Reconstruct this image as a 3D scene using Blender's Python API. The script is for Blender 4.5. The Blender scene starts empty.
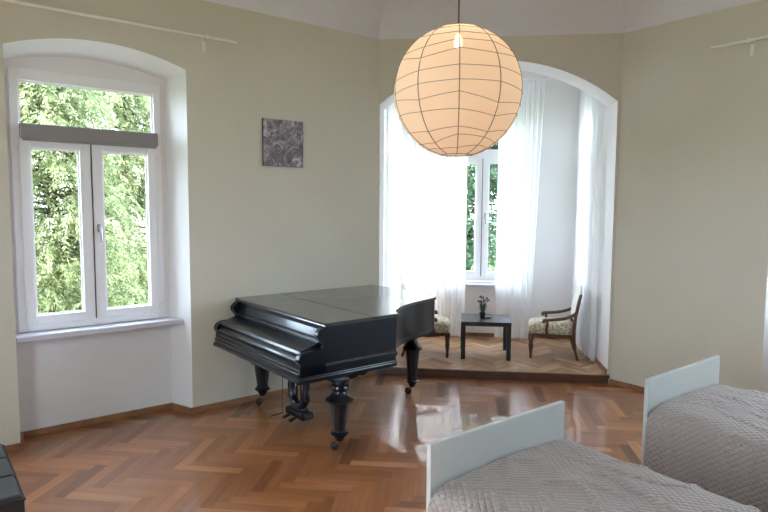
import bpy, bmesh, math, random
from mathutils import Vector, Matrix, noise
PI = math.pi
S = bpy.context.scene
C = S.collection
K = .5 ** .5
rnd = random.Random(7)

# ------------------------------------------------------------------ materials
def srgb(r, g, b):
    f = lambda c: (c / 255 / 12.92) if c / 255 <= .04045 else ((c / 255 + .055) / 1.055) ** 2.4
    return (f(r), f(g), f(b), 1)

def mat(name, col, rough=.6, metal=0, coat=0, coat_rough=.1, spec=.5, var=0, vscale=6, bump=0, bscale=60, tint=None):
    m = bpy.data.materials.new(name); m.use_nodes = True
    nt = m.node_tree; b = nt.nodes['Principled BSDF']
    b.inputs['Base Color'].default_value = col
    b.inputs['Roughness'].default_value = rough
    b.inputs['Metallic'].default_value = metal
    b.inputs['Coat Weight'].default_value = coat
    b.inputs['Coat Roughness'].default_value = coat_rough
    b.inputs['Specular IOR Level'].default_value = spec
    tc = nt.nodes.new('ShaderNodeTexCoord')
    if var:
        n = nt.nodes.new('ShaderNodeTexNoise'); n.inputs['Scale'].default_value = vscale; n.inputs['Detail'].default_value = 6
        nt.links.new(tc.outputs['Object'], n.inputs['Vector'])
        mx = nt.nodes.new('ShaderNodeMix'); mx.data_type = 'RGBA'
        c2 = tint or tuple(c * (1 - var) for c in col[:3]) + (1,)
        mx.inputs['A'].default_value = col; mx.inputs['B'].default_value = c2
        cr = nt.nodes.new('ShaderNodeMapRange'); cr.inputs['From Min'].default_value = .35; cr.inputs['From Max'].default_value = .7
        nt.links.new(n.outputs['Fac'], cr.inputs['Value']); nt.links.new(cr.outputs['Result'], mx.inputs['Factor'])
        nt.links.new(mx.outputs['Result'], b.inputs['Base Color'])
    if bump:
        n = nt.nodes.new('ShaderNodeTexNoise'); n.inputs['Scale'].default_value = bscale; n.inputs['Detail'].default_value = 4
        nt.links.new(tc.outputs['Object'], n.inputs['Vector'])
        bp = nt.nodes.new('ShaderNodeBump'); bp.inputs['Strength'].default_value = bump; bp.inputs['Distance'].default_value = .01
        nt.links.new(n.outputs['Fac'], bp.inputs['Height']); nt.links.new(bp.outputs['Normal'], b.inputs['Normal'])
    return m

def glass_mat():
    m = bpy.data.materials.new('window_glass'); m.use_nodes = True; nt = m.node_tree
    nt.nodes.remove(nt.nodes['Principled BSDF']); out = nt.nodes['Material Output']
    t = nt.nodes.new('ShaderNodeBsdfTransparent'); g = nt.nodes.new('ShaderNodeBsdfGlossy')
    g.inputs['Roughness'].default_value = .02
    t.inputs['Color'].default_value = (.97, .98, .98, 1)
    mx = nt.nodes.new('ShaderNodeMixShader'); mx.inputs['Fac'].default_value = .03
    nt.links.new(t.outputs[0], mx.inputs[1]); nt.links.new(g.outputs[0], mx.inputs[2]); nt.links.new(mx.outputs[0], out.inputs[0])
    return m

def sheer_mat(name, col, transp, transl):
    m = bpy.data.materials.new(name); m.use_nodes = True; nt = m.node_tree
    nt.nodes.remove(nt.nodes['Principled BSDF']); out = nt.nodes['Material Output']
    d = nt.nodes.new('ShaderNodeBsdfDiffuse'); d.inputs['Color'].default_value = col
    l = nt.nodes.new('ShaderNodeBsdfTranslucent'); l.inputs['Color'].default_value = col
    t = nt.nodes.new('ShaderNodeBsdfTransparent')
    m1 = nt.nodes.new('ShaderNodeMixShader'); m1.inputs['Fac'].default_value = transl
    m2 = nt.nodes.new('ShaderNodeMixShader'); m2.inputs['Fac'].default_value = transp
    nt.links.new(d.outputs[0], m1.inputs[1]); nt.links.new(l.outputs[0], m1.inputs[2])
    nt.links.new(m1.outputs[0], m2.inputs[1]); nt.links.new(t.outputs[0], m2.inputs[2]); nt.links.new(m2.outputs[0], out.inputs[0])
    return m

def wood_floor_mat(name, cols, coat, rough, crough, bump):
    m = bpy.data.materials.new(name); m.use_nodes = True; nt = m.node_tree; b = nt.nodes['Principled BSDF']
    at = nt.nodes.new('ShaderNodeAttribute'); at.attribute_name = 'plank'
    sep = nt.nodes.new('ShaderNodeSeparateColor'); nt.links.new(at.outputs['Color'], sep.inputs[0])
    uv = nt.nodes.new('ShaderNodeUVMap')
    mp = nt.nodes.new('ShaderNodeMapping'); mp.inputs['Scale'].default_value = (2.2, 38, 1)
    nt.links.new(uv.outputs['UV'], mp.inputs['Vector'])
    n = nt.nodes.new('ShaderNodeTexNoise'); n.inputs['Scale'].default_value = 1; n.inputs['Detail'].default_value = 5; n.inputs['Distortion'].default_value = .6
    nt.links.new(mp.outputs['Vector'], n.inputs['Vector'])
    ramp = nt.nodes.new('ShaderNodeValToRGB'); e = ramp.color_ramp.elements
    e[0].color = cols[0]; e[0].position = 0; e[1].color = cols[-1]; e[1].position = 1
    for i, cc in enumerate(cols[1:-1]):
        x = e.new((i + 1) / (len(cols) - 1)); x.color = cc
    ad = nt.nodes.new('ShaderNodeMath'); ad.operation = 'MULTIPLY_ADD'; ad.inputs[1].default_value = .55; ad.inputs[2].default_value = -.275
    nt.links.new(n.outputs['Fac'], ad.inputs[0])
    sm = nt.nodes.new('ShaderNodeMath'); sm.operation = 'ADD'; sm.use_clamp = True
    nt.links.new(ad.outputs[0], sm.inputs[0]); nt.links.new(sep.outputs[0], sm.inputs[1]); nt.links.new(sm.outputs[0], ramp.inputs['Fac'])
    # dark joint between planks, from the plank's own uv
    nt.links.new(ramp.outputs['Color'], b.inputs['Base Color'])
    b.inputs['Roughness'].default_value = rough
    b.inputs['Coat Weight'].default_value = coat; b.inputs['Coat Roughness'].default_value = crough
    tc = nt.nodes.new('ShaderNodeTexCoord')
    n2 = nt.nodes.new('ShaderNodeTexNoise'); n2.inputs['Scale'].default_value = 9; n2.inputs['Detail'].default_value = 3
    nt.links.new(tc.outputs['Object'], n2.inputs['Vector'])
    bp = nt.nodes.new('ShaderNodeBump'); bp.inputs['Strength'].default_value = bump; bp.inputs['Distance'].default_value = .004
    nt.links.new(n2.outputs['Fac'], bp.inputs['Height'])
    nt.links.new(bp.outputs['Normal'], b.inputs['Coat Normal']); nt.links.new(bp.outputs['Normal'], b.inputs['Normal'])
    return m

def quilt_mat(name, col):
    m = bpy.data.materials.new(name); m.use_nodes = True; nt = m.node_tree; b = nt.nodes['Principled BSDF']
    b.inputs['Base Color'].default_value = col; b.inputs['Roughness'].default_value = .62; b.inputs['Sheen Weight'].default_value = .25
    b.inputs['Specular IOR Level'].default_value = .35
    uv = nt.nodes.new('ShaderNodeUVMap'); sp = nt.nodes.new('ShaderNodeSeparateXYZ'); nt.links.new(uv.outputs['UV'], sp.inputs[0])
    def mth(op, a, bb=None, v=None):
        x = nt.nodes.new('ShaderNodeMath'); x.operation = op
        nt.links.new(a, x.inputs[0])
        if bb is not None: nt.links.new(bb, x.inputs[1])
        if v is not None: x.inputs[1].default_value = v
        return x.outputs[0]
    a = mth('MULTIPLY', sp.outputs[0], v=PI / .044); c = mth('MULTIPLY', sp.outputs[1], v=PI / .036)
    p = mth('ABSOLUTE', mth('SINE', mth('ADD', a, c))); q = mth('ABSOLUTE', mth('SINE', mth('SUBTRACT', a, c)))
    h = mth('POWER', mth('MULTIPLY', p, q), v=.35)
    n = nt.nodes.new('ShaderNodeTexNoise'); n.inputs['Scale'].default_value = 55; n.inputs['Detail'].default_value = 3
    nt.links.new(uv.outputs['UV'], n.inputs['Vector'])
    hh = mth('ADD', h, mth('MULTIPLY', n.outputs['Fac'], v=.5))
    bp = nt.nodes.new('ShaderNodeBump'); bp.inputs['Strength'].default_value = 1; bp.inputs['Distance'].default_value = .009
    nt.links.new(hh, bp.inputs['Height']); nt.links.new(bp.outputs['Normal'], b.inputs['Normal'])
    return m

def floral_mat():
    m = bpy.data.materials.new('floral_upholstery'); m.use_nodes = True; nt = m.node_tree; b = nt.nodes['Principled BSDF']
    tc = nt.nodes.new('ShaderNodeTexCoord')
    v = nt.nodes.new('ShaderNodeTexVoronoi'); v.inputs['Scale'].default_value = 36
    n = nt.nodes.new('ShaderNodeTexNoise'); n.inputs['Scale'].default_value = 30; n.inputs['Detail'].default_value = 4
    for x in (v, n): nt.links.new(tc.outputs['Object'], x.inputs['Vector'])
    ml = nt.nodes.new('ShaderNodeMath'); ml.operation = 'MULTIPLY'
    nt.links.new(v.outputs['Distance'], ml.inputs[0]); nt.links.new(n.outputs['Fac'], ml.inputs[1])
    r = nt.nodes.new('ShaderNodeValToRGB'); e = r.color_ramp.elements
    e[0].position = .08; e[0].color = srgb(146, 136, 110); e[1].position = .42; e[1].color = srgb(214, 204, 186)
    x = e.new(.2); x.color = srgb(176, 164, 138); x = e.new(.3); x.color = srgb(200, 188, 166)
    nt.links.new(ml.outputs[0], r.inputs['Fac']); nt.links.new(r.outputs['Color'], b.inputs['Base Color'])
    b.inputs['Roughness'].default_value = .85
    return m

def canvas_mat():
    m = bpy.data.materials.new('painted_canvas'); m.use_nodes = True; nt = m.node_tree; b = nt.nodes['Principled BSDF']
    tc = nt.nodes.new('ShaderNodeTexCoord')
    n = nt.nodes.new('ShaderNodeTexNoise'); n.inputs['Scale'].default_value = 9; n.inputs['Detail'].default_value = 9; n.inputs['Roughness'].default_value = .72; n.inputs['Distortion'].default_value = 1.6
    nt.links.new(tc.outputs['Object'], n.inputs['Vector'])
    r = nt.nodes.new('ShaderNodeValToRGB'); e = r.color_ramp.elements
    e[0].position = .34; e[0].color = srgb(78, 72, 78); e[1].position = .66; e[1].color = srgb(225, 222, 222)
    x = e.new(.47); x.color = srgb(118, 110, 118); x = e.new(.55); x.color = srgb(156, 148, 154)
    nt.links.new(n.outputs['Fac'], r.inputs['Fac']); nt.links.new(r.outputs['Color'], b.inputs['Base Color'])
    b.inputs['Roughness'].default_value = .6
    return m

def foliage_mat(name, c1, c2, c3):
    m = bpy.data.materials.new(name); m.use_nodes = True; nt = m.node_tree; b = nt.nodes['Principled BSDF']; out = nt.nodes['Material Output']
    at = nt.nodes.new('ShaderNodeAttribute'); at.attribute_name = 'leafvar'
    r = nt.nodes.new('ShaderNodeValToRGB'); e = r.color_ramp.elements
    e[0].color = c1; e[1].color = c3; x = e.new(.5); x.color = c2
    nt.links.new(at.outputs['Fac'], r.inputs['Fac']); nt.links.new(r.outputs['Color'], b.inputs['Base Color'])
    b.inputs['Roughness'].default_value = .6
    t = nt.nodes.new('ShaderNodeBsdfTranslucent'); nt.links.new(r.outputs['Color'], t.inputs['Color'])
    mx = nt.nodes.new('ShaderNodeMixShader'); mx.inputs['Fac'].default_value = .4
    nt.links.new(b.outputs[0], mx.inputs[1]); nt.links.new(t.outputs[0], mx.inputs[2]); nt.links.new(mx.outputs[0], out.inputs[0])
    return m

M = {}
M['paint'] = mat('sage_wall_paint', srgb(212, 206, 190), .85, var=.05, vscale=1.3)
M['low_bounce_paint'] = mat('low_bounce_wall_paint', srgb(150, 140, 124), .85, var=.05, vscale=1.3)  # unseen wall made darker to cut the light it bounces back
M['white_paint'] = mat('white_wall_paint', srgb(232, 230, 230), .8, var=.03, vscale=2)
M['alcove_paint'] = mat('alcove_wall_paint', srgb(232, 230, 230), .85, var=.02, vscale=2)
M['ceiling'] = mat('ceiling_paint', srgb(228, 226, 232), .9, var=.02)
M['pvc'] = mat('white_window_frame', srgb(236, 234, 236), .35)
M['gasket'] = mat('dark_seal', srgb(60, 58, 62), .6)
M['glass'] = glass_mat()
M['metal'] = mat('brushed_metal', srgb(170, 170, 172), .35, metal=1)
M['sill'] = mat('window_sill', srgb(206, 204, 214), .35)
M['blind'] = mat('grey_blind', srgb(140, 136, 136), .7)
M['rod'] = mat('curtain_rod_paint', srgb(236, 234, 226), .5)
M['base'] = mat('baseboard_wood', srgb(158, 112, 80), .4, var=.3, vscale=12)
M['step'] = mat('dark_step_wood', srgb(96, 62, 48), .35, var=.35, vscale=9, coat=.3)
M['floor'] = wood_floor_mat('parquet', [srgb(100, 57, 32), srgb(138, 84, 48), srgb(164, 104, 62), srgb(192, 136, 90)], 1.0, .4, .04, .05)
M['floor2'] = wood_floor_mat('alcove_parquet', [srgb(124, 88, 60), srgb(158, 116, 82), srgb(184, 142, 104), srgb(212, 174, 136)], .3, .45, .25, .1)
M['piano'] = mat('black_piano_lacquer', srgb(9, 12, 22), .34, coat=.75, coat_rough=.12, spec=.28, var=.4, vscale=4, bump=.03, bscale=30)
M['lid'] = mat('piano_lid_lacquer', srgb(28, 28, 33), .35, coat=1, coat_rough=.07, var=.3, vscale=5, bump=.03, bscale=25)  # lighter and glossier than the case lacquer
for k_ in ('piano',): M[k_].node_tree.nodes['Principled BSDF'].inputs['Specular Tint'].default_value = (.72, .84, 1, 1)  # blue tint here and in the base colour stands for reflected skylight
M['brass'] = mat('dark_brass', srgb(120, 96, 60), .4, metal=1)
M['steel'] = mat('dark_steel', srgb(60, 60, 62), .4, metal=.8)
M['castor'] = mat('castor_wheel', srgb(28, 27, 26), .45)
M['chairwood'] = mat('mahogany_chair_wood', srgb(92, 52, 36), .35, coat=.4, var=.35, vscale=16)
M['floral'] = floral_mat()
M['backcloth'] = mat('pale_chair_cloth', srgb(240, 237, 230), .85, var=.12, vscale=20)
M['table'] = mat('black_table_laminate', srgb(38, 40, 46), .35, coat=.3)
M['pot'] = mat('dark_pot', srgb(52, 56, 84), .35)
M['leaf'] = mat('herb_leaf', srgb(84, 108, 80), .6, var=.3, vscale=40)
M['bloom'] = mat('purple_bloom', srgb(88, 84, 130), .6)
M['coaster'] = mat('dark_dish', srgb(30, 30, 36), .4)
M['bedwhite'] = mat('white_bed_panel', srgb(186, 189, 186), .4)
M['mattress'] = mat('mattress_cloth', srgb(220, 218, 214), .8)
M['quilt'] = quilt_mat('quilted_bedspread', srgb(160, 146, 141))
M['leather'] = mat('black_leather', srgb(34, 35, 40), .38, var=.25, vscale=10, bump=.12, bscale=90)
M['darkleg'] = mat('dark_leg', srgb(30, 28, 27), .4)
M['paper'] = sheer_mat('lantern_paper', srgb(250, 232, 212), .025, .5)
M['wire'] = mat('lantern_wire', srgb(140, 122, 108), .7)
M['cord'] = mat('black_cord', srgb(40, 36, 34), .5)
M['sheer'] = sheer_mat('sheer_curtain', (.95, .95, .96, 1), .14, .66)
M['canvas'] = canvas_mat()
M['canvas_edge'] = mat('canvas_edge', srgb(70, 66, 68), .7)
M['bark'] = mat('bark', srgb(66, 54, 44), .9, var=.4, vscale=8)
M['fol'] = foliage_mat('sunny_foliage', srgb(72, 88, 58), srgb(126, 138, 92), srgb(196, 200, 158))  # lightest leaf tone carries the sun highlights
M['fol2'] = foliage_mat('shaded_foliage', srgb(40, 66, 50), srgb(64, 94, 68), srgb(120, 144, 96))  # deeper greens hold the shade these trees stand in
M['fol3'] = foliage_mat('pale_foliage', srgb(120, 122, 86), srgb(188, 180, 142), srgb(226, 206, 186))  # paler, warmer leaf tones than the other trees
M['lawn'] = mat('lawn', srgb(96, 112, 60), .9, var=.3, vscale=2)
bulb = bpy.data.materials.new('bulb_glow'); bulb.use_nodes = True
bulb.node_tree.nodes['Principled BSDF'].inputs['Emission Color'].default_value = (1, .72, .42, 1)
bulb.node_tree.nodes['Principled BSDF'].inputs['Emission Strength'].default_value = 22
M['bulb'] = bulb

# ------------------------------------------------------------------ mesh helpers
class MB:
    def __init__(s): s.v = []; s.f = []; s.m = []; s.sm = []
    def add(s, vs, fs, mi=0, smooth=False):
        o = len(s.v); s.v += [tuple(v) for v in vs]
        for f in fs: s.f.append([i + o for i in f]); s.m.append(mi); s.sm.append(smooth)
        return s
    def box(s, a, b, mi=0, bev=0):
        x0, y0, z0 = a; x1, y1, z1 = b
        if x0 > x1: x0, x1 = x1, x0
        if y0 > y1: y0, y1 = y1, y0
        if z0 > z1: z0, z1 = z1, z0
        if bev:
            c = min(bev, (x1 - x0) / 2.01, (y1 - y0) / 2.01, (z1 - z0) / 2.01)
            bm = bmesh.new(); bmesh.ops.create_cube(bm, size=1)
            for v in bm.verts:
                v.co = Vector(((x0 + x1) / 2 + v.co.x * (x1 - x0), (y0 + y1) / 2 + v.co.y * (y1 - y0), (z0 + z1) / 2 + v.co.z * (z1 - z0)))
            bmesh.ops.bevel(bm, geom=bm.edges[:], offset=c, segments=2, affect='EDGES', profile=.6)
            bm.verts.index_update()
            s.add([v.co[:] for v in bm.verts], [[v.index for v in f.verts] for f in bm.faces], mi); bm.free()
            return s
        v = [(x0, y0, z0), (x1, y0, z0), (x1, y1, z0), (x0, y1, z0), (x0, y0, z1), (x1, y0, z1), (x1, y1, z1), (x0, y1, z1)]
        return s.add(v, [(0, 3, 2, 1), (4, 5, 6, 7), (0, 1, 5, 4), (1, 2, 6, 5), (2, 3, 7, 6), (3, 0, 4, 7)], mi)
    def prism(s, poly, axis, t0, t1, mi=0, smooth=False):
        """poly of 2-D points extruded along axis ('x': poly is (y,z); 'y': (x,z); 'z': (x,y))"""
        def P(p, t):
            return {'x': (t, p[0], p[1]), 'y': (p[0], t, p[1]), 'z': (p[0], p[1], t)}[axis]
        n = len(poly)
        s.add([P(p, t0) for p in poly] + [P(p, t1) for p in poly], [(i, (i + 1) % n, (i + 1) % n + n, i + n) for i in range(n)], mi, smooth)
        s.add([P(p, t0) for p in poly], [list(range(n))[::-1]], mi); s.add([P(p, t1) for p in poly], [list(range(n))], mi)
        return s
    def lathe(s, prof, cx=0, cy=0, n=24, mi=0, cap=True):
        vs = []; fs = []
        for r, z in prof:
            for i in range(n):
                a = 2 * PI * i / n; vs.append((cx + r * math.cos(a), cy + r * math.sin(a), z))
        for j in range(len(prof) - 1):
            for i in range(n): fs.append((j * n + i, j * n + (i + 1) % n, (j + 1) * n + (i + 1) % n, (j + 1) * n + i))
        s.add(vs, fs, mi, True)
        if cap:
            s.add(vs[:n], [list(range(n))[::-1]], mi); s.add(vs[-n:], [list(range(n))], mi)
        return s
    def tube(s, path, r, n=8, mi=0, flat=1.0, up=(0, 0, 1)):
        path = [Vector(p) for p in path]; rs = r if isinstance(r, (list, tuple)) else [r] * len(path)
        vs = []; fs = []
        for i, p in enumerate(path):
            t = (path[min(i + 1, len(path) - 1)] - path[max(i - 1, 0)]).normalized()
            a = Vector(up)
            if abs(t.dot(a)) > .95: a = Vector((1, 0, 0)) if abs(t.x) < .9 else Vector((0, 1, 0))
            e1 = t.cross(a).normalized(); e2 = t.cross(e1).normalized()
            for j in range(n):
                an = 2 * PI * j / n; vs.append(p + e1 * (rs[i] * flat * math.cos(an)) + e2 * (rs[i] * math.sin(an)))
        for i in range(len(path) - 1):
            for j in range(n): fs.append((i * n + j, i * n + (j + 1) % n, (i + 1) * n + (j + 1) % n, (i + 1) * n + j))
        s.add(vs, fs, mi, True); s.add(vs[:n], [list(range(n))[::-1]], mi); s.add(vs[-n:], [list(range(n))], mi)
        return s
    def grid(s, fn, nu, nv, mi=0, smooth=True):
        vs = [fn(i / (nu - 1), j / (nv - 1)) for j in range(nv) for i in range(nu)]
        return s.add(vs, [(j * nu + i, j * nu + i + 1, (j + 1) * nu + i + 1, (j + 1) * nu + i) for j in range(nv - 1) for i in range(nu - 1)], mi, smooth)
    def map(s, fn): s.v = [tuple(fn(*v)) for v in s.v]; return s
    def build(s, name, mats, parent=None, fix=True):
        me = bpy.data.meshes.new(name); me.from_pydata(s.v, [], s.f)
        for m in (mats if isinstance(mats, (list, tuple)) else [mats]): me.materials.append(M[m])
        for i, p in enumerate(me.polygons): p.material_index = s.m[i]; p.use_smooth = s.sm[i]
        if fix:
            bm = bmesh.new(); bm.from_mesh(me); bmesh.ops.remove_doubles(bm, verts=bm.verts, dist=1e-6); bmesh.ops.recalc_face_normals(bm, faces=bm.faces); bm.to_mesh(me); bm.free()
        if any(s.sm): me.set_sharp_from_angle(angle=math.radians(38))
        me.update()
        o = bpy.data.objects.new(name, me); C.objects.link(o)
        if parent: o.parent = parent
        return o

def tag(o, label, cat, group=None, kind=None):
    o['label'] = label; o['category'] = cat
    if group: o['group'] = group
    if kind: o['kind'] = kind
    return o
def thing(name, label, cat, loc=(0, 0, 0), rz=0, group=None):
    o = bpy.data.objects.new(name, None); C.objects.link(o); o.location = loc; o.rotation_euler = (0, 0, rz); o.empty_display_size = .1
    return tag(o, label, cat, group)
def struct(o, label=None, cat=None):
    o['kind'] = 'structure'
    if label: o['label'] = label
    if cat: o['category'] = cat
    return o
def copy_tree(o, parent=None):
    c = o.copy(); C.objects.link(c)
    if parent: c.parent = parent
    for ch in list(o.children): copy_tree(ch, c)
    return c
def smooth_path(pts, n=6):
    out = []; P = [Vector(p) for p in pts]
    for i in range(len(P) - 1):
        p0 = P[max(i - 1, 0)]; p1 = P[i]; p2 = P[i + 1]; p3 = P[min(i + 2, len(P) - 1)]
        for j in range(n):
            t = j / n
            out.append(.5 * ((2 * p1) + (p2 - p0) * t + (2 * p0 - 5 * p1 + 4 * p2 - p3) * t * t + (3 * p1 - p0 - 3 * p2 + p3) * t ** 3))
    out.append(P[-1]); return out

# ------------------------------------------------------------------ room frames
class Frame:
    def __init__(s, o, U, N): s.o = o; s.U = U; s.N = N
    def P(s, u, d, z): return (s.o[0] + u * s.U[0] + d * s.N[0], s.o[1] + u * s.U[1] + d * s.N[1], z)
    def rz(s): return math.atan2(s.U[1], s.U[0])
DL, DR, YA, ZC, ZT = 5.29, 5.877, 6.6265, 3.69, 4.0
FL = Frame((-K * DL, K * DL), (K, K), (-K, K))
FR = Frame((K * DR, K * DR), (K, -K), (K, K))
FA = Frame((0, YA), (1, 0), (0, 1))
B1, B2 = 1.6, 2.2
F1 = Frame((-K * B1, -K * B1), (-K, K), (-K, -K))
F2 = Frame((K * B2, -K * B2), (-K, -K), (K, -K))
AX0, AX1, AY0, AY1, AZ, AC = -.86, 1.655, 7.03, 8.37, .1, 3.72
GB = Frame((0, AY1), (1, 0), (0, 1)); GL = Frame((AX0, 0), (0, 1), (-1, 0)); GR = Frame((AX1, 0), (0, -1), (1, 0))
uLA, uRA = 4.081, -3.494

def arch_z(o, u):
    """segmental arch through both springs"""
    w = (o['u1'] - o['u0']) / 2; r = o['rise']
    if r <= 0: return o['zs']
    R = (w * w + r * r) / (2 * r); x = u - (o['u0'] + w)
    return o['zs'] + r - R + math.sqrt(max(R * R - x * x, 0))

def back_u(o, u):
    f = (u - o['u0']) / (o['u1'] - o['u0']); b0, b1 = o.get('back', (o['u0'], o['u1'])); return b0 + f * (b1 - b0)
def back_z(o, u):
    if 'bz' not in o: return arch_z(o, u)
    f = (u - o['u0']) / (o['u1'] - o['u0']); return o['bz'][0] + (arch_z(o, u) - o['zs']) * o['bz'][1]
def wall(name, F, u0, u1, z0, z1, ops, mats):
    mb = MB()
    us = {u0, u1}
    for o in ops:
        for i in range(25): us.add(o['u0'] + (o['u1'] - o['u0']) * i / 24)
    us = sorted(us)
    q = lambda pts, mi: mb.add([F.P(*p) for p in pts], [list(range(len(pts)))], mi)
    for a, b in zip(us[:-1], us[1:]):
        c = (a + b) / 2; o = next((o for o in ops if o['u0'] < c < o['u1']), None)
        if not o: q([(a, 0, z0), (b, 0, z0), (b, 0, z1), (a, 0, z1)], 0); continue
        if o['zb'] > z0: q([(a, 0, z0), (b, 0, z0), (b, 0, o['zb']), (a, 0, o['zb'])], 0)
        q([(a, 0, arch_z(o, a)), (b, 0, arch_z(o, b)), (b, 0, z1), (a, 0, z1)], 0)
        q([(a, 0, arch_z(o, a)), (b, 0, arch_z(o, b)), (back_u(o, b), o['depth'], back_z(o, b)), (back_u(o, a), o['depth'], back_z(o, a))], 1)
        if o['zb'] > z0: q([(a, 0, o['zb']), (b, 0, o['zb']), (b, o['depth'], o['zb']), (a, o['depth'], o['zb'])], 1)
    for o in ops:
        d = o['depth']
        for u in (o['u0'], o['u1']): q([(u, 0, o['zb']), (back_u(o, u), d, o['zb']), (back_u(o, u), d, back_z(o, u)), (u, 0, o['zs'])], 1)
        if 'win' in o:
            w0, w1, a0, a1 = o['win']
            b0, b1 = back_u(o, o['u0']), back_u(o, o['u1'])
            pts = sorted({b0 + (b1 - b0) * i / 24 for i in range(25)} | {w0, w1})
            fr = lambda x: o['u0'] + (x - b0) / (b1 - b0) * (o['u1'] - o['u0'])
            for a, b in zip(pts[:-1], pts[1:]):
                if w0 <= (a + b) / 2 <= w1:
                    q([(a, d, o['zb']), (b, d, o['zb']), (b, d, a0), (a, d, a0)], 1)
                    q([(a, d, a1), (b, d, a1), (b, d, back_z(o, fr(b))), (a, d, back_z(o, fr(a)))], 1)
                else:
                    q([(a, d, o['zb']), (b, d, o['zb']), (b, d, back_z(o, fr(b))), (a, d, back_z(o, fr(a)))], 1)
            e = d + .18
            q([(w0, d, a0), (w0, e, a0), (w0, e, a1), (w0, d, a1)], 1); q([(w1, d, a0), (w1, e, a0), (w1, e, a1), (w1, d, a1)], 1)
            q([(w0, d, a0), (w1, d, a0), (w1, e, a0), (w0, e, a0)], 1); q([(w0, d, a1), (w1, d, a1), (w1, e, a1), (w0, e, a1)], 1)
    return struct(mb.build(name, mats))

NW = dict(depth=.25)
L1 = dict(u0=.60, u1=1.958, zb=0, zs=3.065, rise=.125, back=(.625, 1.855), bz=(3.0, .75), win=(.650, 1.804, .87, 2.95), **NW)
L2 = dict(u0=-1.55, u1=.1, zb=0, zs=3.2, rise=.125, win=(-1.5, .05, .80, 3.1), **NW)  # second niche added out of view to let in more daylight
R1 = dict(u0=-2.04, u1=-.68, zb=0, zs=3.065, rise=.125, back=(-1.96, -.76), bz=(3.0, .75), win=(-1.94, -.78, .87, 2.95), **NW)
R2 = dict(u0=-.1, u1=2.0, zb=0, zs=3.2, rise=.125, win=(.0, 1.9, .80, 3.1), **NW)  # another unseen niche, added to brighten the room from the right
wall('wall_left', FL, -B1, uLA + .02, 0, ZC + .02, [L1, L2], ['paint', 'white_paint'])
wall('wall_right', FR, uRA - .02, B2, 0, ZC + .02, [R1, R2], ['paint', 'white_paint'])
ARCH = dict(u0=-.845, u1=1.655, zb=0, zs=3.0, rise=.445, depth=.42)
wall('wall_arch', FA, -.89, 1.72, 0, ZC + .02, [ARCH], ['paint', 'white_paint'])
W1 = dict(u0=.5, u1=2.4, zb=.8, zs=3.05, rise=0, depth=.25, win=(.5, 2.4, .8, 3.05))  # rear opening added behind the camera as extra fill light
wall('wall_rear', F1, -B2, DL, 0, ZC + .02, [W1], ['paint', 'white_paint'])
wall('wall_front', F2, -DR, B1, 0, ZC + .02, [], ['low_bounce_paint', 'white_paint'])
VB = dict(u0=-.24, u1=.96, zb=.86, zs=3.1, rise=0, depth=.2, win=(-.24, .96, .86, 3.1))
VL = dict(u0=7.2, u1=8.2, zb=.86, zs=3.1, rise=0, depth=.2, win=(7.2, 8.2, .86, 3.1))
VR = dict(u0=-8.15, u1=-7.5, zb=.86, zs=3.1, rise=0, depth=.2, win=(-8.15, -7.5, .86, 3.1))
wall('wall_alcove_back', GB, AX0, AX1, 0, AC, [VB], ['alcove_paint', 'alcove_paint'])
wall('wall_alcove_left', GL, AY0, AY1, 0, AC, [VL], ['alcove_paint', 'alcove_paint'])
wall('wall_alcove_right', GR, -AY1, -AY0, 0, AC, [VR], ['alcove_paint', 'alcove_paint'])
mb = MB().add([(AX0 - .02, AY0 - .02, AC), (AX1 + .02, AY0 - .02, AC), (AX1 + .02, AY1, AC), (AX0 - .02, AY1, AC)], [(0, 1, 2, 3)])
# return wall above the arch on the alcove side
for a, b in zip([i / 24 for i in range(24)], [i / 24 for i in range(1, 25)]):
    ua = ARCH['u0'] + 2.5 * a; ub = ARCH['u0'] + 2.5 * b; y = YA + .42
    mb.add([(ua, y, arch_z(ARCH, ua)), (ub, y, arch_z(ARCH, ub)), (ub, y, AC), (ua, y, AC)], [(0, 1, 2, 3)])
mb.add([(AX0 - .02, AY0 + .0165, 0), (ARCH['u0'], AY0 + .0165, 0), (ARCH['u0'], AY0 + .0165, AC), (AX0 - .02, AY0 + .0165, AC)], [(0, 1, 2, 3)])
struct(mb.build('ceiling_alcove', 'alcove_paint'))

# ceiling with a concave cove all round
poly = [FR.P(B2, 0, 0)[:2], FR.P(uRA, 0, 0)[:2], (-.855, YA), FL.P(-B1, 0, 0)[:2], F1.P(-B2, 0, 0)[:2]]
def inset(pl, d):
    n = len(pl); out = []
    L = []
    for i in range(n):
        a = Vector(pl[i]); b = Vector(pl[(i + 1) % n]); t = (b - a).normalized(); nn = Vector((-t.y, t.x))
        L.append((a + nn * d, t))
    for i in range(n):
        p, t = L[i - 1]; q, w = L[i]
        den = t.x * w.y - t.y * w.x; r = q - p
        out.append(p + t * ((r.x * w.y - r.y * w.x) / den))
    return out
mb = MB(); rings = []
for i in range(13):
    t = PI / 2 * i / 12; rings.append((inset(poly, .34 * (1 - math.cos(t))), ZC + (ZT - ZC) * math.sin(t)))
for (r0, z0), (r1, z1) in zip(rings[:-1], rings[1:]):
    for i in range(5):
        j = (i + 1) % 5
        mb.add([(*r0[i], z0), (*r0[j], z0), (*r1[j], z1), (*r1[i], z1)], [(0, 1, 2, 3)], 0, False)
mb.add([(*p, ZT) for p in rings[-1][0]], [list(range(5))])
ce = struct(mb.build('ceiling', 'ceiling'))

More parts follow.
